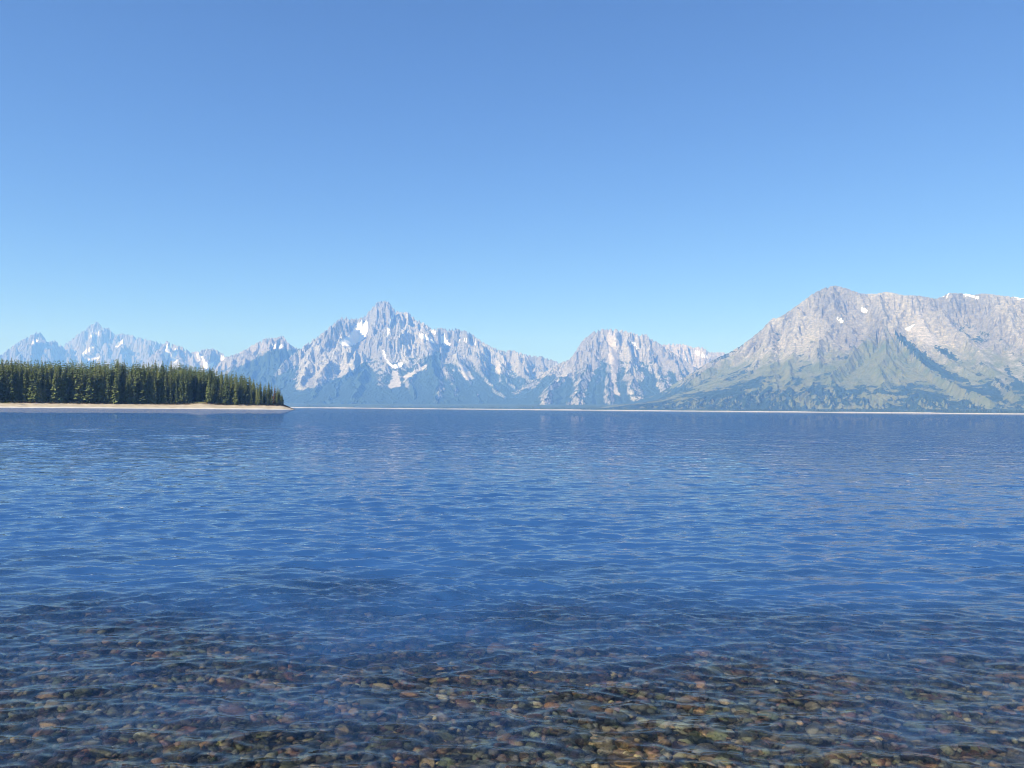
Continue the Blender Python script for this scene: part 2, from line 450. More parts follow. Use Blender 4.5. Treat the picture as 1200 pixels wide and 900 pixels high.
def mountain(name, label, pxc, cell, ub, vb, ridges, skyline, look, seed, base=140.0, rounds=10, rough=1.0):
    c = at(pxc, 480, 1.0); e_v = np.array(c[:2]); e_u = np.array([e_v[1], -e_v[0]])
    us = np.arange(ub[0], ub[1], cell); vs = np.arange(vb[0], vb[1], cell)
    V, U = np.meshgrid(vs, us, indexing='ij')
    x = U * e_u[0] + V * e_v[0]; y = U * e_u[1] + V * e_v[1]
    # warped sampling position
    sx, sy = x / 1000.0 + seed * 3.7, y / 1000.0 - seed * 1.9
    wx = x + 70 * fbm(sx * 1.3, sy * 1.3, 3) + 30 * fbm(sx * 4.1 + 9, sy * 4.1, 3)
    wy = y + 70 * fbm(sx * 1.3 + 40, sy * 1.3, 3) + 30 * fbm(sx * 4.1 + 70, sy * 4.1, 3)
    h = np.full(x.shape, -base)
    for pts, slope in ridges:
        w = [at(*p) for p in pts]
        for (ax, ay, az), (bx, by, bz) in zip(w[:-1], w[1:]):
            ex, ey = bx - ax, by - ay; L2 = ex * ex + ey * ey + 1e-6
            t = np.clip(((wx - ax) * ex + (wy - ay) * ey) / L2, 0, 1)
            d = np.hypot(wx - ax - t * ex, wy - ay - t * ey); zc = az + t * (bz - az) + base
            h = np.maximum(h, zc * np.exp(-d * slope / zc) - base)
    amp = np.clip(h + 60, 0, 1400) * (0.18 + 0.82 * sstep(150, 900, h))
    rn = ridged(sx * 1.9, sy * 1.9, 5) - 1.05
    h = h + rough * amp * 0.16 * rn + rough * amp * 0.042 * (ridged(sx * 8, sy * 8, 4) - 0.95)
    win = sstep(0, 900, V - vb[0]) * sstep(0, 300, U - ub[0]) * sstep(0, 300, ub[1] - U)
    h = (h + base) * win - base
    h0 = h / cell
    h = np.clip(erode(h0, int(h.size * 0.35), 46, rounds, seed), h0 - 6.0, h0 + 0.7) * cell
    h = h + rough * np.clip(h, 0, 900) * 0.022 * (ridged(sx * 19, sy * 19, 3) - 0.9)
    # pull the crest onto the skyline
    dist = np.hypot(x, y)
    for it in range(3):
        px, py = project(x, y, h)
        el = (h - CAM_H) / dist
        lo, hi = skyline[0][0], skyline[-1][0]
        cols = np.arange(math.floor(px.min()), math.ceil(px.max()) + 1)
        b = np.clip((px - cols[0]).astype(int), 0, len(cols) - 1)
        top = np.full(len(cols), -9.0); np.maximum.at(top, b.ravel(), el.ravel())
        tp = np.pad(top, 1, mode='edge'); top = np.maximum(np.maximum(tp[:-2], tp[2:]), top)
        tgt = np.array([(lambda w: (w[2] - CAM_H))(at(cx + 0.5, interp_pts(skyline, cx + 0.5), 1.0)) for cx in cols])
        fct = np.clip(tgt / np.maximum(top, 1e-3), 0.3, 2.2)
        kw = 7 if it < 2 else 3
        fct = np.convolve(np.pad(fct, kw // 2, mode='edge'), np.ones(kw) / kw, 'valid')
        fv = np.interp(px, cols + 0.5, fct); rel = el / np.maximum(np.interp(px, cols + 0.5, top), 1e-3)
        wgt = sstep(0.05, 0.75, rel) if it < 2 else sstep(0.75, 1.0, rel)
        h = np.where(h > 0, h * (1 + (fv - 1) * wgt), h)
    px, py = project(x, y, h)
    if look.fields:                              # snowfields and scree lie smooth over the broken rock
        fm = polys(px, py, look.fields, 0.8, 11); hs = h
        for _ in range(5): fm = blur(fm)
        for _ in range(14): hs = blur(hs)
        h = h + (hs - h) * np.clip(fm * 1.5, 0, 1) * (dist > 0) * sstep(1.0, 0.9, np.where(h > 0, (h - CAM_H) / dist, 0) / np.maximum(np.interp(px, cols + 0.5, top), 1e-3))
        px, py = project(x, y, h)
    gy_, gx_ = np.gradient(h, cell); slope = np.hypot(gx_, gy_)
    sm = h.copy()
    for _ in range(3):
        p = np.pad(sm, 2, mode='edge'); sm = (p[:-4, 2:-2] + p[4:, 2:-2] + p[2:-2, :-4] + p[2:-2, 4:] + p[2:-2, 2:-2]) / 5
    curv = (h - sm) / cell                       # + on ribs, - in gullies
    rock, forest, green, snow = look(px, py, x, y, h, slope, curv)
    v = np.stack([x, y, h], -1).reshape(-1, 3)
    col = np.concatenate([rock.reshape(-1, 3), np.ones((v.shape[0], 1))], 1)
    keep = (h > -30)
    f = grid_faces(*h.shape); kf = keep.ravel()[f].any(1); f = f[kf]
    me = mesh_np(name, v, f, False, {"rock": col, "forest": forest.ravel(), "green": green.ravel(), "snow": snow.ravel()})
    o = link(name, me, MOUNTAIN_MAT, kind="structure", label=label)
    # drop unused vertices
    return o

def mountain_material():
    m = NT("alpine_slope")
    pos = m.n("ShaderNodeNewGeometry").outputs["Position"]
    km = m.mapping(pos, (0.001, 0.001, 0.001))
    rock = m.attr("rock", "Color")
    n1 = m.noise(km, 38.0, 4.0, 0.7)
    str_ = m.noise(m.mapping(pos, (0.004, 0.004, 0.02)), 3.0, 4.0, 0.65)
    rock = m.mix(0.8, rock, m.ramp(n1, [(0.32, (0.45, 0.45, 0.47)), (0.68, (1.5, 1.49, 1.46))]), 'MULTIPLY')
    rock = m.mix(0.5, rock, m.ramp(str_, [(0.35, (0.65, 0.65, 0.66)), (0.65, (1.3, 1.29, 1.27))]), 'MULTIPLY')
    nt_ = m.noise(km, 55.0, 2.0, 0.6)           # tree-sized speckle
    nt2 = m.noise(km, 9.0, 3.0, 0.6)
    thr = m.math('ADD', m.math('MULTIPLY', nt_, 0.75), m.math('MULTIPLY', nt2, 0.25))
    def cover(att, soft):
        a = m.math('SUBTRACT', m.math('MULTIPLY_ADD', m.attr(att), 0.62, 0.19), thr)
        return m.math('MULTIPLY_ADD', a, soft, 0.5, clamp=True)
    gcol = m.ramp(nt2, [(0.3, (0.095, 0.122, 0.040)), (0.7, (0.180, 0.178, 0.070))])
    c = m.mix(cover("green", 2.2), rock, gcol)
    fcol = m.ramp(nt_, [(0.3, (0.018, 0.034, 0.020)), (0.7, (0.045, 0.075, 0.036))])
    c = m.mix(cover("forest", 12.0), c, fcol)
    c = m.mix(cover("snow", 14.0), c, (0.86, 0.87, 0.89, 1))
    m.principled(c, 0.9, 0.1, m.bump(m.noise(km, 24.0, 5.0, 0.7), 26.0, 0.8))
    return m.mat
MOUNTAIN_MAT = mountain_material()

def tone(px, py, c1, c2, x, y, sc=1.4):
    t = sstep(-0.6, 0.6, fbm(x / 1000 * sc, y / 1000 * sc + py * 0.02, 4))[..., None]
    return np.array(c1) * (1 - t) + np.array(c2) * t

def polys(px, py, ps, jit=1.2, seed=0):
    jx = px + jit * fbm(px * 0.35 + seed, py * 0.35, 3); jy = py + jit * fbm(px * 0.35 + 50, py * 0.35 + seed, 3)
    r = np.zeros(px.shape)
    for p in ps: r = np.maximum(r, in_poly(jx, jy, p))
    return r

def alpine(c1, c2, treeline, spread, snows=(), talus=(), woods=(), meadow=None, gully_snow=0.0, talus_col=(0.44, 0.43, 0.41), bare=()):
    def look(px, py, x, y, h, slope, curv):
        n = 0.65 * fbm(x / 420.0, y / 420.0, 4) + 0.6 * fbm(x / 105.0 + 3, y / 105.0, 3); n2 = fbm(x / 1300.0 + 5, y / 1300.0, 3)
        rock = tone(px, py, c1, c2, x, y)
        tal = polys(px, py, talus, 1.4) if talus else np.zeros(px.shape)
        low = np.clip((0.75 - slope) * 2.2, 0, 1) * sstep(0.0, 1.0, (h - 250) / 500)
        rock = rock * (1 + 0.12 * low[..., None])
        rock = rock * (1 - tal[..., None]) + np.array(talus_col) * tal[..., None]
        line = treeline + spread * (0.75 * n + 0.8 * n2)
        forest = sstep(line + spread * 0.55, line - spread * 0.75, h)
        forest = forest * (0.35 + 0.65 * sstep(1.5, 0.8, slope)) * (0.92 + 0.16 * sstep(-0.3, 0.3, curv)) 
        forest = np.clip(forest, 0, 1)
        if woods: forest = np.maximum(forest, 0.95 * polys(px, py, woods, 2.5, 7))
        forest = forest * (1 - 0.9 * tal)
        if bare: forest = forest * (1 - 0.85 * polys(px, py, bare, 2.5, 3))
        green = np.zeros(px.shape)
        if meadow:
            green, fk = meadow(px, py, x, y, h, slope, n, n2); forest = np.where(forest > 0.94, forest, forest * fk)
        snow = polys(px, py, snows, 0.9, 11) if snows else np.zeros(px.shape)
        if gully_snow > 0:
            snow = np.maximum(snow, gully_snow * sstep(-0.10, -0.45, curv + 0.12 * n) * sstep(850, 1250, h))
        return rock, forest, green, snow
    look.fields = list(snows) + list(talus)
    return look

SKY_A = [(-120, 425), (-40, 420), (0, 416), (10, 408), (21.7, 400), (33, 394), (45, 387.5), (50, 391.5), (56, 401), (64, 397.5), (71.7, 404), (76, 402.5),
         (83, 397.5), (93, 390), (103, 383), (108, 379.5), (114, 375.5), (120, 383.5), (127.5, 383.5), (134, 391), (143, 390.5), (153, 391.5),
         (158, 394), (167, 396), (177, 398), (190, 402), (215, 415), (260, 440)]
SKY_B = [(150, 440), (182, 412), (190, 402.5), (196, 399), (201.7, 403), (215, 406.5), (224, 412.5), (235, 410), (248, 407.5), (255, 410), (265, 416.7), (285, 430), (310, 450)]
SKY_C = [(215, 452), (240, 438), (265, 418), (271.7, 416), (280, 413), (289, 408), (300, 401.7), (315, 394.5), (321.7, 396), (326.7, 394), (331.7, 392), (336, 399), (342.5, 405), (351.7, 408), (370, 425), (400, 450)]
SKY_D = [(300, 452), (330, 424), (351.7, 407.5), (360, 401.7), (373, 393), (386.7, 381.7), (396.7, 373), (405, 370), (413, 373.5), (423, 371.7), (430, 366.7), (436.7, 359),
         (443, 352.5), (454, 352), (459, 356), (463, 362.5), (471.7, 366), (478, 364.8), (483, 370), (491.7, 375), (501.7, 381), (506.7, 385), (515, 383.5), (525, 385),
         (535, 384), (546.7, 387.5), (556.7, 393), (571.7, 404), (590, 411), (601.7, 409.5), (613, 414), (626.7, 416.7), (633, 416.5), (643, 420), (655, 424), (680, 438), (720, 460)]
SKY_E = [(590, 462), (625, 444), (645, 431), (656, 425), (666, 420.5), (672, 415), (678, 404), (686, 395), (696, 388), (708, 384.4), (720, 385), (732, 387), (742, 389), (748, 392),
         (756, 389.6), (764, 397), (776, 404), (800, 420), (830, 440), (870, 462)]
SKY_G = [(720, 430), (750, 410), (764, 402), (776, 403), (790, 402.4), (804, 403), (812, 407), (822, 405.5), (832, 412), (850, 413), (870, 420), (900, 440)]
SKY_F = [(690, 478), (740, 471), (770, 462), (800, 443), (832, 423), (854, 413), (866, 406), (880, 396), (892, 386), (904, 373), (914, 371.5), (926, 363), (940, 353), (952, 344),
         (966, 337), (978, 334), (990, 337), (1010, 344), (1026, 344), (1040, 341.6), (1060, 346), (1076, 346), (1098, 350), (1112, 343), (1128, 343.6), (1140, 345),
         (1154, 343.6), (1168, 345.6), (1184, 347), (1200, 349.6), (1260, 352), (1340, 372), (1420, 400)]

def build_mountains():
    km = lambda pts: [(a, b, d * 1000.0) for a, b, d in pts]
    # A: the far jagged group on the left
    mountain("mountain", "far jagged blue-grey peaks rising behind the forested point at left", 90, 30.0, (-4200, 4700), (17400, 22600), [
        (km([(-120, 425, 19.6), (0, 416, 19.8), (45, 388, 20.1), (56, 402, 20.4), (64, 398, 20.6), (76, 404, 21.0), (114, 376, 21.7), (128, 385, 21.5), (143, 391, 21.0), (177, 399, 20.6), (200, 408, 20.2), (260, 440, 20.0)]), 1.15),
        (km([(45, 388, 20.1), (40, 408, 19.4), (30, 430, 18.6)]), 1.2),
        (km([(45, 388, 20.1), (60, 415, 19.3), (62, 440, 18.5)]), 1.2),
        (km([(114, 376, 21.7), (104, 400, 20.9), (95, 420, 20.0), (85, 440, 19.0)]), 1.15),
        (km([(114, 376, 21.7), (123, 402, 20.8), (128, 425, 19.8)]), 1.2),
        (km([(143, 391, 21.0), (140, 412, 20.0), (148, 435, 19.0)]), 1.2),
        (km([(177, 399, 20.6), (172, 418, 19.8), (175, 440, 19.0)]), 1.2)],
        SKY_A, alpine((0.17, 0.172, 0.175), (0.248, 0.246, 0.24), 760, 220, gully_snow=0.2, snows=[
            [(101, 393), (108, 390), (117, 388), (117, 391.5), (106, 395)], [(100, 421), (118, 418), (118, 420.5), (103, 423)], [(135, 403), (147, 396), (142, 405), (135, 407)],
            [(37, 400), (47, 397), (46, 401), (38, 403)], [(95, 415), (110, 404), (111, 406), (97, 418)]]), 1, rounds=9, rough=1.15)
    # B: two snow-streaked peaks
    mountain("mountain", "small snow-streaked pale peaks in the gap left of the wooded dome", 228, 22.0, (-1500, 1500), (14800, 17600), [
        (km([(150, 440, 16.6), (196, 400, 16.8), (224, 413, 16.9), (248, 408, 16.9), (265, 418, 16.7), (310, 450, 16.5)]), 1.25),
        (km([(196, 400, 16.8), (205, 420, 16.2), (212, 440, 15.5)]), 1.2), (km([(196, 400, 16.8), (190, 425, 16.1), (184, 445, 15.4)]), 1.2),
        (km([(248, 408, 16.9), (243, 425, 16.2), (236, 445, 15.4)]), 1.2), (km([(224, 413, 16.9), (228, 430, 16.2)]), 1.2)],
        SKY_B, alpine((0.232, 0.228, 0.219), (0.318, 0.31, 0.288), 680, 160, gully_snow=0.2, snows=[
            [(192, 413), (197, 403), (200, 408), (197, 421), (193, 419)], [(199, 416), (206, 410), (208, 424), (202, 426)], [(236, 415), (243, 427), (253, 422), (247, 433), (239, 431)], [(229, 413), (237, 418), (235, 423)], [(257, 420), (265, 417), (262, 424)]]), 2, rounds=9)
    # C: rocky crest above a broad wooded dome
    mountain("mountain", "rocky crest above a broad blue wooded dome left of the tallest peak", 305, 20.0, (-1900, 1700), (9600, 14400), [
        (km([(215, 452, 13.2), (271, 416, 13.5), (300, 402, 13.6), (316, 395, 13.6), (332, 392.5, 13.6), (343, 406, 13.4), (370, 425, 13.2), (400, 450, 13)]), 1.1),
        (km([(245, 450, 12.0), (285, 428, 12.0), (318, 408, 12.1), (350, 409, 12.1), (358, 425, 11.8), (362, 445, 11.2)]), 0.8),
        (km([(318, 408, 12.1), (310, 435, 11.2), (300, 458, 10.4)]), 0.7), (km([(345, 410, 12.1), (338, 440, 11.1), (330, 460, 10.3)]), 0.7)],
        SKY_C, alpine((0.217, 0.213, 0.205), (0.31, 0.298, 0.279), 700, 200, gully_snow=0.2, woods=[
            [(235, 470), (240, 452), (275, 434), (305, 416), (318, 409), (350, 409), (357, 425), (362, 445), (370, 475)]], snows=[[(318, 405), (330, 404), (334, 407), (322, 408)], [(345, 450), (352, 447), (350, 452)]]), 3, rounds=8)
    # D: the tallest peak with its snowfields
    mountain("mountain", "tall massive grey peak with white snowfields at left centre", 480, 17.0, (-2900, 3300), (8300, 14200), [
        (km([(300, 452, 11.0), (352, 408, 11.6), (373, 393, 11.9), (397, 373, 12.2), (405, 371, 12.3), (413, 374, 12.4), (430, 367, 12.6), (444, 353, 12.8), (454, 353, 12.8), (463, 363, 12.8),
             (478, 365, 12.7), (492, 376, 12.8), (507, 386, 12.9), (535, 385, 12.9), (557, 394, 13.0), (590, 411, 13.3), (602, 410, 13.4), (633, 417, 13.6), (655, 424, 13.6), (720, 460, 13.6)]), 1.2),
        (km([(405, 371, 12.3), (398, 392, 11.9), (391, 414, 11.3), (378, 440, 10.6), (362, 462, 9.8)]), 1.05),
        (km([(373, 393, 11.9), (362, 420, 11.2), (352, 445, 10.5)]), 1.0),
        (km([(444, 353, 12.8), (438, 378, 12.4), (434, 398, 12.0), (430, 416, 11.5), (424, 440, 10.7), (416, 462, 9.7)]), 1.25),
        (km([(434, 398, 12.0), (418, 420, 11.4), (402, 445, 10.6), (388, 464, 9.7)]), 1.1),
        (km([(454, 353, 12.8), (449, 380, 12.4), (446, 402, 12.0), (448, 425, 11.4), (452, 450, 10.6), (450, 468, 9.6)]), 1.35),
        (km([(471, 366, 12.8), (466, 390, 12.4), (464, 412, 12.0)]), 1.6),
        (km([(478, 365, 12.7), (476, 390, 12.3), (474, 410, 11.9)]), 1.6),
        (km([(484, 371, 12.75), (489, 392, 12.3), (496, 404, 11.9), (490, 422, 11.4), (480, 440, 10.8), (486, 462, 9.8)]), 1.2),
        (km([(496, 404, 11.9), (508, 422, 11.4), (514, 445, 10.6), (512, 465, 9.6)]), 1.0),
        (km([(507, 386, 12.9), (512, 405, 12.3), (520, 425, 11.6), (528, 446, 10.8), (536, 466, 9.8)]), 1.1),
        (km([(535, 385, 12.9), (532, 408, 12.3), (540, 430, 11.6), (552, 452, 10.8), (560, 468, 9.8)]), 1.1),
        (km([(548, 388, 12.9), (556, 414, 12.3), (570, 438, 11.6), (588, 460, 10.5)]), 1.15),
        (km([(572, 404, 13.1), (582, 424, 12.5), (598, 445, 11.7), (612, 463, 10.6)]), 1.15),
        (km([(602, 410, 13.4), (610, 428, 12.8), (622, 446, 12.1)]), 1.15),
        (km([(633, 417, 13.6), (634, 434, 13.0), (640, 450, 12.2)]), 1.1)],
        SKY_D, alpine((0.221, 0.224, 0.213), (0.348, 0.348, 0.325), 760, 420, gully_snow=0.15, snows=[
            [(396, 402), (405, 396), (413, 389), (416, 381), (422, 379), (430, 376), (431, 385), (427, 397), (417, 403), (407, 406)],
            [(448, 411), (450, 411), (454, 422), (461, 428), (470, 424), (474, 425), (469, 431), (462, 432), (455, 427), (450, 418)],
            [(461, 365), (463, 366), (458, 380), (455, 394), (453, 393), (456, 378)],
            [(491, 390), (500, 394), (508, 399), (509, 402), (498, 399), (491, 394)], [(503, 384), (511, 389), (513, 392), (506, 389)],
            [(516, 394), (521, 393), (526, 401), (530, 404), (522, 405), (517, 401)], [(538, 398), (546, 398), (547, 401), (540, 401)], [(556, 402), (561, 404), (559, 407)], [(566, 413), (574, 418), (570, 420)]],
            talus=[[(459, 434), (466, 434), (470, 448), (470, 453), (457, 455), (455, 452), (460, 442)], [(498, 400), (509, 402), (515, 408), (504, 412)], [(538, 424), (548, 432), (555, 444), (546, 446), (539, 434)], [(474, 440), (488, 432), (500, 427), (502, 430), (486, 438), (474, 447)], [(578, 416), (588, 428), (586, 438), (576, 424)]],
            woods=[[(325, 478), (330, 464), (352, 462), (380, 452), (410, 436), (428, 424), (440, 438), (442, 470), (440, 480)], [(486, 440), (500, 418), (516, 410), (516, 440), (510, 470), (470, 478), (478, 460)]],
            bare=[[(350, 410), (372, 394), (390, 415), (420, 420), (405, 436), (372, 452), (352, 458)]]), 4, rounds=12)
    # G: pale crest behind the rounded peak
    mountain("mountain", "pale pinkish crest far behind between the rounded peak and the right massif", 805, 22.0, (-1700, 1900), (12400, 15000), [
        (km([(720, 430, 14.0), (764, 402, 14.0), (804, 403, 14.2), (832, 413, 14.2), (852, 413, 14.2), (900, 440, 14.0)]), 1.1),
        (km([(804, 403, 14.2), (812, 425, 13.5), (820, 445, 12.8)]), 1.1), (km([(776, 403, 14.1), (780, 425, 13.4)]), 1.1), (km([(832, 413, 14.2), (842, 430, 13.5)]), 1.1)],
        SKY_G, alpine((0.301, 0.284, 0.267), (0.396, 0.37, 0.344), 700, 200, gully_snow=0.12, snows=[[(813, 412), (820, 413), (830, 419), (824, 420)], [(800, 418), (806, 419), (803, 422)]]), 5, rounds=8)
    # E: the rounded peak at right centre
    mountain("mountain", "rounded pale peak with wooded lower slopes right of centre", 725, 17.0, (-2300, 2300), (7800, 12800), [
        (km([(590, 462, 11.0), (645, 432, 11.3), (666, 421, 11.5), (678, 405, 11.6), (690, 392, 11.7), (708, 385, 11.8), (732, 388, 11.9), (756, 390, 12.0), (776, 404, 12.0), (800, 420, 12.0), (870, 462, 11.6)]), 1.15),
        (km([(678, 405, 11.6), (664, 430, 10.9), (648, 452, 10.1), (640, 466, 9.3)]), 1.15),
        (km([(696, 388, 11.7), (690, 412, 11.1), (684, 436, 10.4), (676, 460, 9.4)]), 1.1),
        (km([(708, 385, 11.8), (712, 410, 11.2), (716, 436, 10.5), (712, 462, 9.4)]), 1.2),
        (km([(725, 386, 11.85), (736, 410, 11.3), (742, 436, 10.5), (744, 460, 9.6)]), 1.15),
        (km([(742, 389, 11.9), (758, 412, 11.4), (774, 436, 10.7), (784, 458, 9.8)]), 1.1),
        (km([(764, 397, 12.0), (784, 420, 11.5), (806, 442, 10.8)]), 1.1)],
        SKY_E, alpine((0.229, 0.223, 0.203), (0.34, 0.331, 0.298), 800, 420, gully_snow=0.12, snows=[[(740, 400), (744, 402), (751, 409), (746, 408)]],
            talus=[[(711, 388), (720, 388), (724, 425), (722, 450), (727, 464), (720, 462), (716, 440)]], talus_col=(0.45, 0.42, 0.38)), 6, rounds=11)
    # F: the near massif on the right
    def meadow(px, py, x, y, h, slope, n, n2):
        g = sstep(740, 200, h + 280 * n2 + 200 * n)
        g = np.maximum(g, 0.8 * polys(px, py, [[(1005, 428), (1035, 396), (1050, 400), (1085, 425), (1110, 445), (1100, 458), (1020, 450)]], 3, 2) )
        fk = np.clip(0.42 + 0.42 * sstep(-0.2, 0.7, n + 0.3 * n2 + 0.3 * sstep(300, 60, h)), 0, 1)
        return np.clip(g, 0, 1), fk
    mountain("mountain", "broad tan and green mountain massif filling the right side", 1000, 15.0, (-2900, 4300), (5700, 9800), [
        (km([(690, 478, 7.6), (740, 471, 7.8), (800, 443, 8.1), (832, 424, 8.3), (866, 406, 8.5), (904, 374, 8.7), (940, 353, 8.8), (978, 334.5, 8.9), (1010, 345, 8.9), (1040, 342, 8.95), (1060, 346, 8.9),
             (1098, 351, 9.0), (1120, 343, 9.1), (1154, 344, 9.1), (1200, 350, 9.2), (1340, 372, 9.2), (1420, 400, 9.2)]), 1.15),
        (km([(904, 374, 8.7), (890, 410, 8.1), (870, 440, 7.5), (850, 465, 6.8)]), 0.75),
        (km([(940, 353, 8.8), (932, 390, 8.2), (925, 425, 7.5), (915, 458, 6.8)]), 0.75),
        (km([(978, 334.5, 8.9), (975, 370, 8.4), (968, 400, 7.9), (955, 435, 7.2), (940, 465, 6.5)]), 0.8),
        (km([(1026, 345, 8.9), (1034, 365, 8.4), (1041, 383, 8.0), (1020, 396, 7.7), (1000, 412, 7.4), (975, 440, 6.9)]), 1.2),
        (km([(1041, 383, 8.0), (1056, 398, 7.75), (1078, 420, 7.4), (1105, 442, 7.0), (1150, 462, 6.5)]), 1.25),
        (km([(1041, 383, 8.0), (1035, 415, 7.4), (1030, 448, 6.8)]), 0.7),
        (km([(1085, 350, 8.95), (1108, 368, 8.6), (1130, 388, 8.3), (1152, 408, 8.0), (1172, 438, 7.5), (1190, 462, 6.8)]), 1.15),
        (km([(1075, 346, 8.95), (1082, 380, 8.5), (1104, 405, 8.1), (1140, 432, 7.6)]), 0.9),
        (km([(1154, 344, 9.1), (1180, 375, 8.6), (1200, 405, 8.1), (1225, 440, 7.4)]), 0.85),
        (km([(1230, 350, 9.2), (1250, 400, 8.4), (1270, 450, 7.4)]), 0.8)],
        SKY_F, alpine((0.200, 0.190, 0.148), (0.310, 0.292, 0.226), 560, 640, gully_snow=0.0, snows=[
            [(1009, 361), (1015, 362), (1016, 366), (1010, 366)], [(978, 370), (985, 373), (990, 380), (984, 377)], [(1060, 384), (1066, 383), (1072, 379), (1067, 386), (1061, 387)], [(1126, 343), (1140, 346), (1148, 347), (1146, 350), (1136, 348)], [(1104, 348), (1113, 343), (1110, 347)], [(1188, 347), (1204, 348), (1204, 352), (1192, 350)]],
            talus=[[(1075, 360), (1082, 378), (1100, 402), (1090, 408), (1072, 392), (1062, 388), (1074, 380)], [(1150, 405), (1165, 415), (1182, 440), (1175, 448), (1160, 432), (1146, 412)], [(1180, 410), (1200, 430), (1200, 448), (1186, 440)]],
            talus_col=(0.36, 0.34, 0.29),
            woods=[[(1044, 386), (1058, 393), (1078, 410), (1104, 430), (1138, 450), (1112, 444), (1082, 426), (1060, 406)], [(1092, 404), (1108, 409), (1128, 424), (1112, 420)]], meadow=meadow), 8, rounds=5, rough=0.42)  # first woods patch: forest, doubling as painted shade on the spur's right side
build_mountains()

# ------------------------------------------------------------------ far shore
SHORE = [(-160, 9000), (150, 8600), (250, 7600), (400, 7400), (600, 6800), (800, 6000), (1000, 5500), (1200, 5150), (1400, 5000)]
def build_far_shore():
    pxs = np.linspace(-150, 1420, 380)
    off = np.concatenate([[-60, 0, 25, 60, 75, 110], np.geomspace(180, 4200, 26)])
    X, Y, Z = [], [], []
    for o_ in off:
        d = interp_pts(SHORE, pxs) + o_ + 40 * perlin(pxs / 40.0, np.full(len(pxs), 3.3))
        P = np.array([at(p, 480, dd) for p, dd in zip(pxs, d)])
        n = fbm(P[:, 0] / 300, P[:, 1] / 300, 3)
        z = np.interp(o_, [-60, 0, 60, 75, 110, 600, 1500, 4200], [-4, -0.3, 4.5, 8.5, 10, 18, 42, 90]) + sstep(345, 260, pxs) * max(0.0, o_ - 600) * 0.05 + (o_ > 150) * 6 * n
        if 0 < o_ <= 110: z = z * np.clip(0.75 + 0.9 * fbm(pxs / 34.0, np.full(len(pxs), 8.1), 4), 0.25, 1.3)
        X.append(P[:, 0]); Y.append(P[:, 1]); Z.append(z)
    v = np.stack([np.array(X), np.array(Y), np.array(Z)], -1)
    m = NT("far_shore")
    pos = m.n("ShaderNodeNewGeometry").outputs["Position"]
    sep = m.n("ShaderNodeSeparateXYZ"); m.l(pos, sep.inputs[0])
    k = m.math('MULTIPLY', m.math('SUBTRACT', sep.outputs[2], m.math('MULTIPLY', m.noise(pos, 0.004, 3.0), 9.0)), 1.0, clamp=True)
    sand = m.ramp(m.noise(pos, 0.05, 4.0), [(0.3, (0.42, 0.38, 0.31)), (0.7, (0.58, 0.54, 0.46))])
    wood = m.ramp(m.noise(pos, 0.02, 5.0, 0.65), [(0.36, (0.030, 0.052, 0.026)), (0.58, (0.065, 0.095, 0.040)), (0.72, (0.13, 0.15, 0.065))])
    m.principled(m.mix(k, sand, wood), 0.9, 0.1)
    link("far_shore", mesh_np("far_shore", v.reshape(-1, 3), grid_faces(len(off), len(pxs))[:, ::-1]), m.mat, kind="structure",
         label="pale far beach with low woods along the foot of the mountains")
    # the fringe of small trees behind that beach reads as one dark line
    g = np.random.default_rng(5); n = 2600
    ppx = g.uniform(240, 1400, n); oo = g.gamma(1.6, 90, n) + 85
    keep = fbm(ppx / 25.0, oo / 400.0, 3) > -0.25; ppx, oo = ppx[keep], oo[keep]; n = len(ppx)
    d = interp_pts(SHORE, ppx) + oo
    P = np.array([at(p, 480, dd) for p, dd in zip(ppx, d)])
    zb = np.interp(oo, [60, 75, 110, 600, 1500], [5.5, 8.5, 10, 18, 42]) - 2
    hh = g.uniform(9, 21, n); rr = hh * g.uniform(0.13, 0.2, n)
    a = np.arange(6) / 6 * 6.2832
    ring1 = np.stack([P[:, 0, None] + rr[:, None] * np.cos(a), P[:, 1, None] + rr[:, None] * np.sin(a), np.repeat((zb + hh * 0.08)[:, None], 6, 1)], -1)
    ring2 = np.stack([P[:, 0, None] + 0.6 * rr[:, None] * np.cos(a + 0.5), P[:, 1, None] + 0.6 * rr[:, None] * np.sin(a + 0.5), np.repeat((zb + hh * 0.5)[:, None], 6, 1)], -1)
    tip = np.stack([P[:, 0], P[:, 1], zb + hh], -1)[:, None, :]
    v = np.concatenate([ring1, ring2, tip], 1)
    fl = []
    for k in range(6):
        k2 = (k + 1) % 6
        fl += [(k, k2, 6 + k), (k2, 6 + k2, 6 + k), (6 + k, 6 + k2, 12)]
    fl = np.array(fl); F = (fl[None] + (np.arange(n) * 13)[:, None, None]).reshape(-1, 3)
    m = NT("far_wood"); pos = m.n("ShaderNodeNewGeometry").outputs["Position"]
    m.principled(m.ramp(m.noise(pos, 0.03, 3.0), [(0.35, (0.022, 0.040, 0.022)), (0.65, (0.055, 0.080, 0.036))]), 0.95, 0.05)
    link("shoreline_wood", mesh_np("shoreline_wood", v.reshape(-1, 3), F, False), m.mat, kind="stuff", label="dark fringe of distant conifers behind the far beach", category="woods")
build_far_shore()
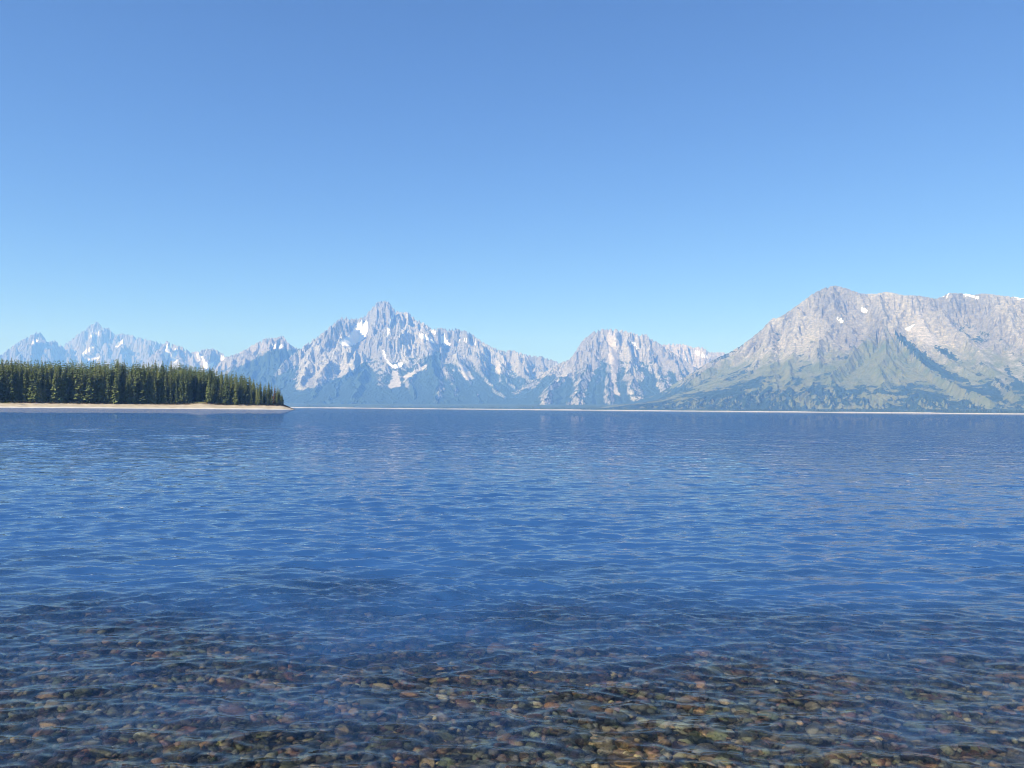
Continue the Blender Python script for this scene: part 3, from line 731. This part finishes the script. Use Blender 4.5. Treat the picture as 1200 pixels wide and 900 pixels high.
# ------------------------------------------------------------------ wooded point on the left
POINT_D = [(-170, 560), (-80, 552), (0, 548), (60, 550), (115, 556), (180, 565), (240, 572), (300, 582), (340, 596), (370, 610)]
def point_d(px): return interp_pts(POINT_D, px)
def point_z(px, off):
    t = 1 - sstep(327, 351, px)
    bump = 1.0 + 0.35 * np.exp(-((px - 236) / 16.0) ** 2)
    prof = np.interp(off, [-25, 0, 10, 34, 42, 52, 75, 130, 240], [-1.6, -0.05, 0.9, 2.6, 3.0, 4.3, 4.6, 5.4, 6.0])
    n = 0.25 * fbm(px / 9.0, off / 14.0, 3) * np.clip(off / 15.0, 0, 1)
    return np.where(prof > 0, prof * t * bump, prof) + n * t - 0.5 * (1 - t)

def build_point():
    pxs = np.linspace(-165, 362, 330)
    off = np.concatenate([np.linspace(-25, 80, 50), np.linspace(86, 240, 14)])
    O, Pq = np.meshgrid(off, pxs, indexing='ij')
    edge = 2.5 * fbm(pxs / 14.0, np.full(len(pxs), 0.7), 3) + 3.5 * np.exp(-((pxs - 60) / 55.0) ** 2)
    Z = point_z(Pq, O)
    D = point_d(Pq) + O - edge[None, :] * sstep(40, 0, O)
    d0 = np.array([at(p, 480, 1.0)[:2] for p in pxs])
    X = D * d0[None, :, 0]; Y = D * d0[None, :, 1]
    wid = np.interp(pxs, [250, 300, 340, 356, 362], [240, 150, 70, 30, 20])
    Z = np.where(O > wid[None, :], np.minimum(Z, 2.0 - (O - wid[None, :]) * 0.12), Z)
    zone = sstep(30, 46, O + 5 * fbm(Pq / 7.0, O / 9.0, 3))              # 0 beach, 1 forest floor
    wet = sstep(11, 4, O + 3 * fbm(Pq / 22.0, O / 6.0, 2))
    grass = np.exp(-((Pq - 233) / 11.0) ** 2) * sstep(40, 48, O) + 0.8 * np.exp(-((Pq - 2) / 14.0) ** 2) * sstep(34, 40, O) + 0.35 * np.exp(-((Pq - 150) / 30.0) ** 2) * sstep(38, 44, O) * sstep(54, 47, O) + 0.5 * np.exp(-((Pq - 283) / 12.0) ** 2) * sstep(40, 46, O)
    m = NT("point_ground")
    pos = m.n("ShaderNodeNewGeometry").outputs["Position"]
    n1 = m.noise(pos, 0.22, 6.0, 0.7); n2 = m.noise(pos, 1.6, 4.0, 0.7)
    sand = m.ramp(n1, [(0.32, (0.33, 0.275, 0.195)), (0.55, (0.46, 0.40, 0.305)), (0.72, (0.54, 0.49, 0.40))])
    sand = m.mix(m.attr("shingle"), sand, m.ramp(n2, [(0.3, (0.46, 0.44, 0.40)), (0.7, (0.66, 0.63, 0.58))]))
    floor = m.ramp(n1, [(0.3, (0.075, 0.050, 0.035)), (0.5, (0.13, 0.085, 0.060)), (0.68, (0.10, 0.105, 0.05))])
    c = m.mix(m.attr("floor"), sand, floor)
    gr = m.ramp(n2, [(0.3, (0.12, 0.14, 0.045)), (0.7, (0.24, 0.23, 0.085))])
    c = m.mix(m.math('MULTIPLY', m.attr("grass"), 1.0, clamp=True), c, gr)
    m.principled(c, 0.95, 0.05, m.bump(n2, 0.3, 0.6))
    link("wooded_point_ground", mesh_np("point_ground", np.stack([X, Y, Z], -1).reshape(-1, 3), grid_faces(len(off), len(pxs))[:, ::-1], True,
         {"floor": zone.ravel(), "shingle": wet.ravel(), "grass": np.clip(grass, 0, 1).ravel()}), m.mat, kind="structure",
         label="low sandy point with a pale beach below the conifers at left")
build_point()

def needle_material(name, dark, light, tip):
    m = NT(name)
    info = m.n("ShaderNodeObjectInfo")
    pos = m.n("ShaderNodeNewGeometry").outputs["Position"]
    n = m.noise(pos, 0.6, 3.0, 0.65)
    c = m.ramp(m.math('MULTIPLY_ADD', n, 0.6, m.math('MULTIPLY', info.outputs["Random"], 0.42)), [(0.3, dark), (0.62, light), (0.82, tip)])
    m.principled(c, 0.75, 0.2); return m.mat
def bark_material(name, a, b):
    m = NT(name); pos = m.n("ShaderNodeNewGeometry").outputs["Position"]
    m.principled(m.ramp(m.noise(m.mapping(pos, (3, 3, 0.6)), 2.0, 4.0, 0.7), [(0.3, a), (0.7, b)]), 0.9, 0.1); return m.mat
NEEDLE = needle_material("needles", (0.080, 0.112, 0.035), (0.170, 0.205, 0.062), (0.25, 0.26, 0.085))
NEEDLE_DRY = needle_material("dry_needles", (0.10, 0.062, 0.035), (0.19, 0.115, 0.065), (0.24, 0.16, 0.09))
BARK = bark_material("bark", (0.20, 0.175, 0.145), (0.38, 0.335, 0.28))
DEADWOOD = bark_material("dead_wood", (0.22, 0.205, 0.185), (0.40, 0.375, 0.34))

def crown_mesh(g, whorls, per, t0, rad, blades=3, shape=0.85, gaps=0.08, fat=1.0):
    """unit-height conifer crown: whorls of drooping branches, each a few short needle sprays"""
    V, F = [], []
    lean = g.normal(0, 0.006, 2)
    for w in range(whorls):
        t = t0 + (1 - t0) * (w + g.uniform(-0.3, 0.3)) / whorls
        q = (1 - t) / (1 - t0)
        r = rad * (min(1.0, q * 1.05) ** shape) * g.uniform(0.75, 1.15) + 0.006
        if q > 0.86: r *= 0.62 + 0.38 * (1 - q) / 0.14
        a0 = g.uniform(0, 6.28)
        for k in range(per if q > 0.12 else max(3, per - 3)):
            if g.random() < gaps: continue
            a = a0 + 6.2832 * k / per + g.normal(0, 0.28); L = r * g.uniform(0.65, 1.12)
            d = np.array([math.cos(a), math.sin(a)]); s = np.array([-d[1], d[0]])
            droop = g.uniform(0.15, 0.55) * L; z0 = t + 0.012
            for b in range(blades):
                u0 = b / blades * 0.8; u1 = min(1.0, u0 + g.uniform(0.4, 0.6)) if blades > 1 else 1.0
                side = g.normal(0, 0.16) * L; wd = fat * (0.36 - 0.10 * b / blades) * L * g.uniform(0.7, 1.3) + 0.002
                phi = g.uniform(-1.25, 1.25); sv = np.array([s[0] * math.cos(phi), s[1] * math.cos(phi)]); sz = math.sin(phi) * wd
                p0 = d * L * u0; p1 = d * L * u1 + s * side
                za = z0 - droop * u0 ** 1.4; zb = z0 - droop * u1 ** 1.4 + g.normal(0, 0.05) * L
                i = len(V)
                V += [(*(p0 + lean * t), za + 0.004), (*(p0 * 0.45 + p1 * 0.55 + sv * wd + lean * t), (za + zb) / 2 - wd * 0.2 + sz * 0.6),
                      (*(p1 + lean * t), zb), (*(p0 * 0.45 + p1 * 0.55 - sv * wd + lean * t), (za + zb) / 2 - wd * 0.2 - sz * 0.6)]
                F += [(i, i + 1, i + 2), (i, i + 2, i + 3)]
    i = len(V); V += [(0.004, 0, 0.965), (-0.003, 0.004, 0.965), (-0.002, -0.004, 0.965), (lean[0], lean[1], 1.015)]
    F += [(i, i + 1, i + 3), (i + 1, i + 2, i + 3), (i + 2, i, i + 3)]
    return np.array(V, float), np.array(F)

def trunk_mesh(g, top, r0, twigs=0):
    V, F = [], []
    rings = 7
    for j in range(rings):
        t = top * j / (rings - 1); r = r0 * (1 - 0.86 * t) * (1.35 if j == 0 else 1.0)
        for k in range(6): V.append((r * math.cos(k * 1.0472), r * math.sin(k * 1.0472), t))
    for j in range(rings - 1):
        for k in range(6):
            a, b = j * 6 + k, j * 6 + (k + 1) % 6; F += [(a, b, b + 6), (a, b + 6, a + 6)]
    for _ in range(twigs):
        t = g.uniform(0.15, top * 0.95); a = g.uniform(0, 6.28); L = g.uniform(0.02, 0.05) * (1.2 - t); d = (math.cos(a), math.sin(a)); i = len(V)
        V += [(0, 0, t + 0.003), (0, 0, t - 0.003), (d[0] * L, d[1] * L, t - 0.35 * L)]; F.append((i, i + 1, i + 2))
    return np.array(V, float), np.array(F)

def shadow_free(me, mat): me.materials.append(mat); return me

def build_trees():
    g = np.random.default_rng(33)
    spruce = []; lodge = []; snag = []
    for k in range(5):
        spruce.append((shadow_free(mesh_np("trunk", *trunk_mesh(g, 0.93, 0.011, 8)), BARK),
                       shadow_free(mesh_np("crown", *crown_mesh(g, 34, 9, 0.04, g.uniform(0.12, 0.155)), smooth=False), NEEDLE)))
    for k in range(5):
        lodge.append((shadow_free(mesh_np("trunk", *trunk_mesh(g, 0.93, 0.0095, 26)), BARK),
                      shadow_free(mesh_np("crown", *crown_mesh(g, 30, 8, g.uniform(0.14, 0.32), g.uniform(0.09, 0.12), shape=0.6, gaps=0.1), smooth=False), NEEDLE)))
    for k in range(2):
        snag.append((shadow_free(mesh_np("trunk", *trunk_mesh(g, 0.97, 0.0095, 70)), DEADWOOD),
                     shadow_free(mesh_np("crown", *crown_mesh(g, 20, 5, 0.3, 0.055, 2, 0.5, gaps=0.55), smooth=False), DEADWOOD)))
    dry = [(spruce[0][0], shadow_free(mesh_np("crown", *crown_mesh(g, 24, 8, 0.06, 0.15), smooth=False), NEEDLE_DRY))]
    TOPL = [(-170, 416), (0, 423), (30, 424), (60, 425), (100, 425), (130, 425), (150, 427), (180, 428), (205, 428), (230, 431), (250, 434), (270, 438), (285, 441), (300, 445), (312, 447), (320, 451), (326, 456), (331, 463), (340, 470)]
    def tree(px, off, kind, pytop, label, group=None, hmin=7.0, wide=1.0, name="conifer_tree"):
        d = float(point_d(px)) + off; x, y, _ = at(px, 480, d); zb = float(point_z(np.array([px]), np.array([off]))[0]) - 0.15
        h = min(31.0, max(hmin, at(px, pytop, d)[2] - zb))
        r = link(name, None, None, None, label=label, category="tree")
        if group: r["group"] = group
        r.location = (x, y, zb); r.rotation_euler = (g.normal(0, 0.012), g.normal(0, 0.012), g.uniform(0, 6.28)); w = h * wide * g.uniform(0.85, 1.15); r.scale = (w, w, h)
        r.empty_display_size = 0.2
        link("trunk", kind[0], None, r); link("crown", kind[1], None, r)
    sp = lambda: spruce[g.integers(5)]
    lp = lambda: lodge[g.integers(5)]
    tree(326, 50, spruce[1], 453.5, "round dark conifer outermost at the tip of the wooded point", wide=1.35)
    tree(330, 47, spruce[3], 460, "short dark conifer hanging lowest at the tip, nearest the open water", wide=1.5)
    tree(321, 49, dry[0], 451, "rust-brown dying conifer close to the tip of the wooded point", wide=0.95)
    tree(246, 54, spruce[0], 437, "broad full spruce right of the small grassy clearing", wide=1.25)
    tree(244, 92, spruce[2], 429.5, "slender spire rising above its neighbours behind the grassy clearing", wide=0.7)
    tree(108, 52, snag[0], 436, "pale grey dead conifer in the front rank left of mid-wood", name="dead_conifer")
    tree(26, 53, snag[1], 432, "pale bare dead conifer in the front rank near the left end", name="dead_conifer")
    tree(46, 80, spruce[4], 417, "dark thin spire standing tallest above the left half of the wood", wide=0.6)
    tree(42, 84, spruce[1], 419, "second tallest dark spire just left of the tallest one", wide=0.6)
    tree(215, 50, spruce[3], 455, "young bushy spruce left of the small grassy clearing", wide=1.3, hmin=4)
    tree(211, 48, spruce[0], 459, "smallest young spruce at the wood edge left of the clearing", wide=1.3, hmin=4)
    # the crowded ranks
    n_obj = 289; cand = []
    for row, o0 in enumerate(np.arange(47.0, 90.0, 4.2)):
        px = -36.0
        while px < 329:
            px += g.uniform(0.6, 1.5) * 4.6 
            if 222 < px < 241 and o0 < 56: continue
            if px > 300 and o0 > 70: continue
            cand.append((px + g.normal(0, 0.5), o0 + g.normal(0, 1.3), row))
    cand.sort(key=lambda c: c[1])
    for px, off, row in cand[:n_obj]:
        top = float(interp_pts(TOPL, px)) + g.normal(1.8, 4.2) - (g.uniform(2, 6) if g.random() < 0.09 else 0) + (g.uniform(2, 22) if row == 0 and g.random() < 0.55 else (g.uniform(0, 8) if row < 2 else 0))
        kind = sp() if (g.random() < (0.75 if px > 200 else 0.42) or row == 0) else lp()
        rank = "front" if off < 52 else "inner"
        sector = ["near the left edge", "left of mid-wood", "in mid-wood", "left of the clearing", "right of the clearing", "close to the tip"][int(np.searchsorted([55, 110, 165, 231, 288], px))]
        look = "full-skirted green spruce" if any(kind is q for q in spruce) else "slim pine with a bare lower trunk"
        size = "short " if top > float(interp_pts(TOPL, px)) + 9 else ("tall " if top < float(interp_pts(TOPL, px)) - 1 else "")
        tree(px, off, kind, top, f"{size}{look} in the {rank} ranks {sector}", f"{size}{look} in the {rank} ranks {sector}", wide=1.0)
    # the rest of the wood, further in
    rest = cand[n_obj:]
    for _ in range(620):
        rest.append((g.uniform(-60, 318), g.uniform(84, 205), 9))
    for _ in range(70):
        rest.append((g.uniform(212, 250), g.uniform(66, 130), 9))
    Vs, Fs = [], []; base = 0
    low = [crown_mesh(g, 16, 7, g.uniform(0.06, 0.22), g.uniform(0.10, 0.135), 1, 0.75, 0.05, 1.3) for _ in range(6)]
    for q, (px, off, row) in enumerate(rest):
        if off > np.interp(px, [230, 300, 330], [205, 120, 60]): continue
        d = float(point_d(px)) + off; x, y, _ = at(px, 480, d); zb = float(point_z(np.array([px]), np.array([off]))[0])
        top = float(interp_pts(TOPL, px)) + g.normal(1.0, 2.6); h = min(33.0, max(9.0, at(px, top, d)[2] - zb)); w = h * g.uniform(0.8, 1.25)
        v, f = low[q % 6]; a = g.uniform(0, 6.28); c, s = math.cos(a), math.sin(a)
        Vs.append(np.stack([(v[:, 0] * c - v[:, 1] * s) * w + x, (v[:, 0] * s + v[:, 1] * c) * w + y, v[:, 2] * h + zb], 1)); Fs.append(f + base); base += len(v)
    link("inner_wood", mesh_np("inner_wood", np.concatenate(Vs), np.concatenate(Fs), False), NEEDLE, kind="stuff", label="dense mass of conifers deep inside the wooded point", category="woods")
    # brush along the top of the bank
    V, F = [], []
    for q in range(560):
        px = g.uniform(-40, 331) if q < 500 else g.uniform(219, 246); off = g.uniform(39, 49) if q < 500 else g.uniform(57, 66)
        if q < 500 and 222 < px < 243 and g.random() < 0.8: continue
        d = float(point_d(px)) + off; x, y, _ = at(px, 480, d); zb = float(point_z(np.array([px]), np.array([off]))[0])
        hh = g.uniform(0.5, 2.2); R0 = hh * g.uniform(0.6, 1.1)
        for _l in range(26):
            a, e = g.uniform(0, 6.28), math.acos(g.uniform(0, 1)); rr = g.uniform(0.5, 1.0)
            c = np.array([x + R0 * rr * math.sin(e) * math.cos(a), y + R0 * rr * math.sin(e) * math.sin(a), zb + hh * rr * math.cos(e)])
            i = len(V); V += [tuple(c + g.normal(0, 0.22, 3)) for _k in range(3)]; F.append((i, i + 1, i + 2))
    bm = needle_material("brush", (0.030, 0.036, 0.018), (0.065, 0.062, 0.034), (0.12, 0.105, 0.05))
    link("brush", mesh_np("brush", np.array(V), np.array(F), False), bm, kind="stuff", label="dark scrubby brush along the bank under the conifers", category="brush")
    # driftwood and rocks on the beach
    def log(px, off, L, r, rz, label):
        d = float(point_d(px)) + off; x, y, _ = at(px, 480, d); z = float(point_z(np.array([px]), np.array([off]))[0]) + r * 0.6
        V, F = [], []; n = 9
        for j in range(n):
            t = j / (n - 1); rad = r * (1.15 - 0.6 * t); cx = (t - 0.5) * L; cz = 0.12 * L * math.sin(t * 2.2) * 0.3; cyy = 0.08 * math.sin(t * 5) * L * 0.3
            for k in range(8): V.append((cx, cyy + rad * math.cos(k * 0.785), cz + rad * math.sin(k * 0.785)))
        for j in range(n - 1):
            for k in range(8):
                a, b = j * 8 + k, j * 8 + (k + 1) % 8; F.append((a, b, b + 8, a + 8))
        bod = mesh_np("log", np.array(V), np.array(F)); o = link("driftwood_log", bod, DEADWOOD, label=label, category="driftwood"); o.location = (x, y, z); o.rotation_euler = (0, 0, rz)
        st = []
        for t in (0.3, 0.55, 0.75):
            st.append(((t - 0.5) * L, g.uniform(-1, 1)))
        for cx, q in st:
            v, f = trunk_mesh(g, 0.9, 0.05); v = v * np.array([0.8, 0.8, 0.22 * L]); b = link("branch_stub", mesh_np("branch_stub", v, f), DEADWOOD, o)
            b.location = (cx, 0, 0.02); b.rotation_euler = (q * 0.9, 0.5, 0)
    log(44, 30, 5.5, 0.35, 0.2, "bleached driftwood log on the beach below the tallest spire")
    log(25, 21, 4.2, 0.32, -0.15, "dark driftwood log lying low on the beach near the left edge")
    log(283, 37, 4.0, 0.3, 0.4, "short driftwood log under the reddish bank near the tip")
build_trees()
# ------------------------------------------------------------------ haze
def build_haze():
    import bmesh
    bm = bmesh.new(); bmesh.ops.create_cube(bm, size=1.0)
    me = bpy.data.meshes.new("haze"); 
    X, Y0, Y1, Z0, Z1 = 26000.0, -6000.0, 25500.0, -13.0, 2350.0
    for v in bm.verts:
        v.co = (v.co.x * 2 * X, Y0 + (v.co.y + 0.5) * (Y1 - Y0), Z0 + (v.co.z + 0.5) * (Z1 - Z0))
    bm.to_mesh(me); bm.free()
    m = NT("haze_air")
    p = m.n("ShaderNodeVolumePrincipled")
    p.inputs["Density"].default_value = HAZE_DENSITY
    p.inputs["Color"].default_value = HAZE_COLOUR
    p.inputs["Absorption Color"].default_value = (1, 1, 1, 1)
    p.inputs["Anisotropy"].default_value = 0.0
    m.l(p.outputs[0], m.out.inputs["Volume"])
    o = link("haze", me, m.mat, kind="stuff", label="thin blue summer haze over the lake and mountains")
    return o
HAZE_DENSITY = 9.4e-5
HAZE_COLOUR = (0.185, 0.425, 1.0, 1)
build_haze()
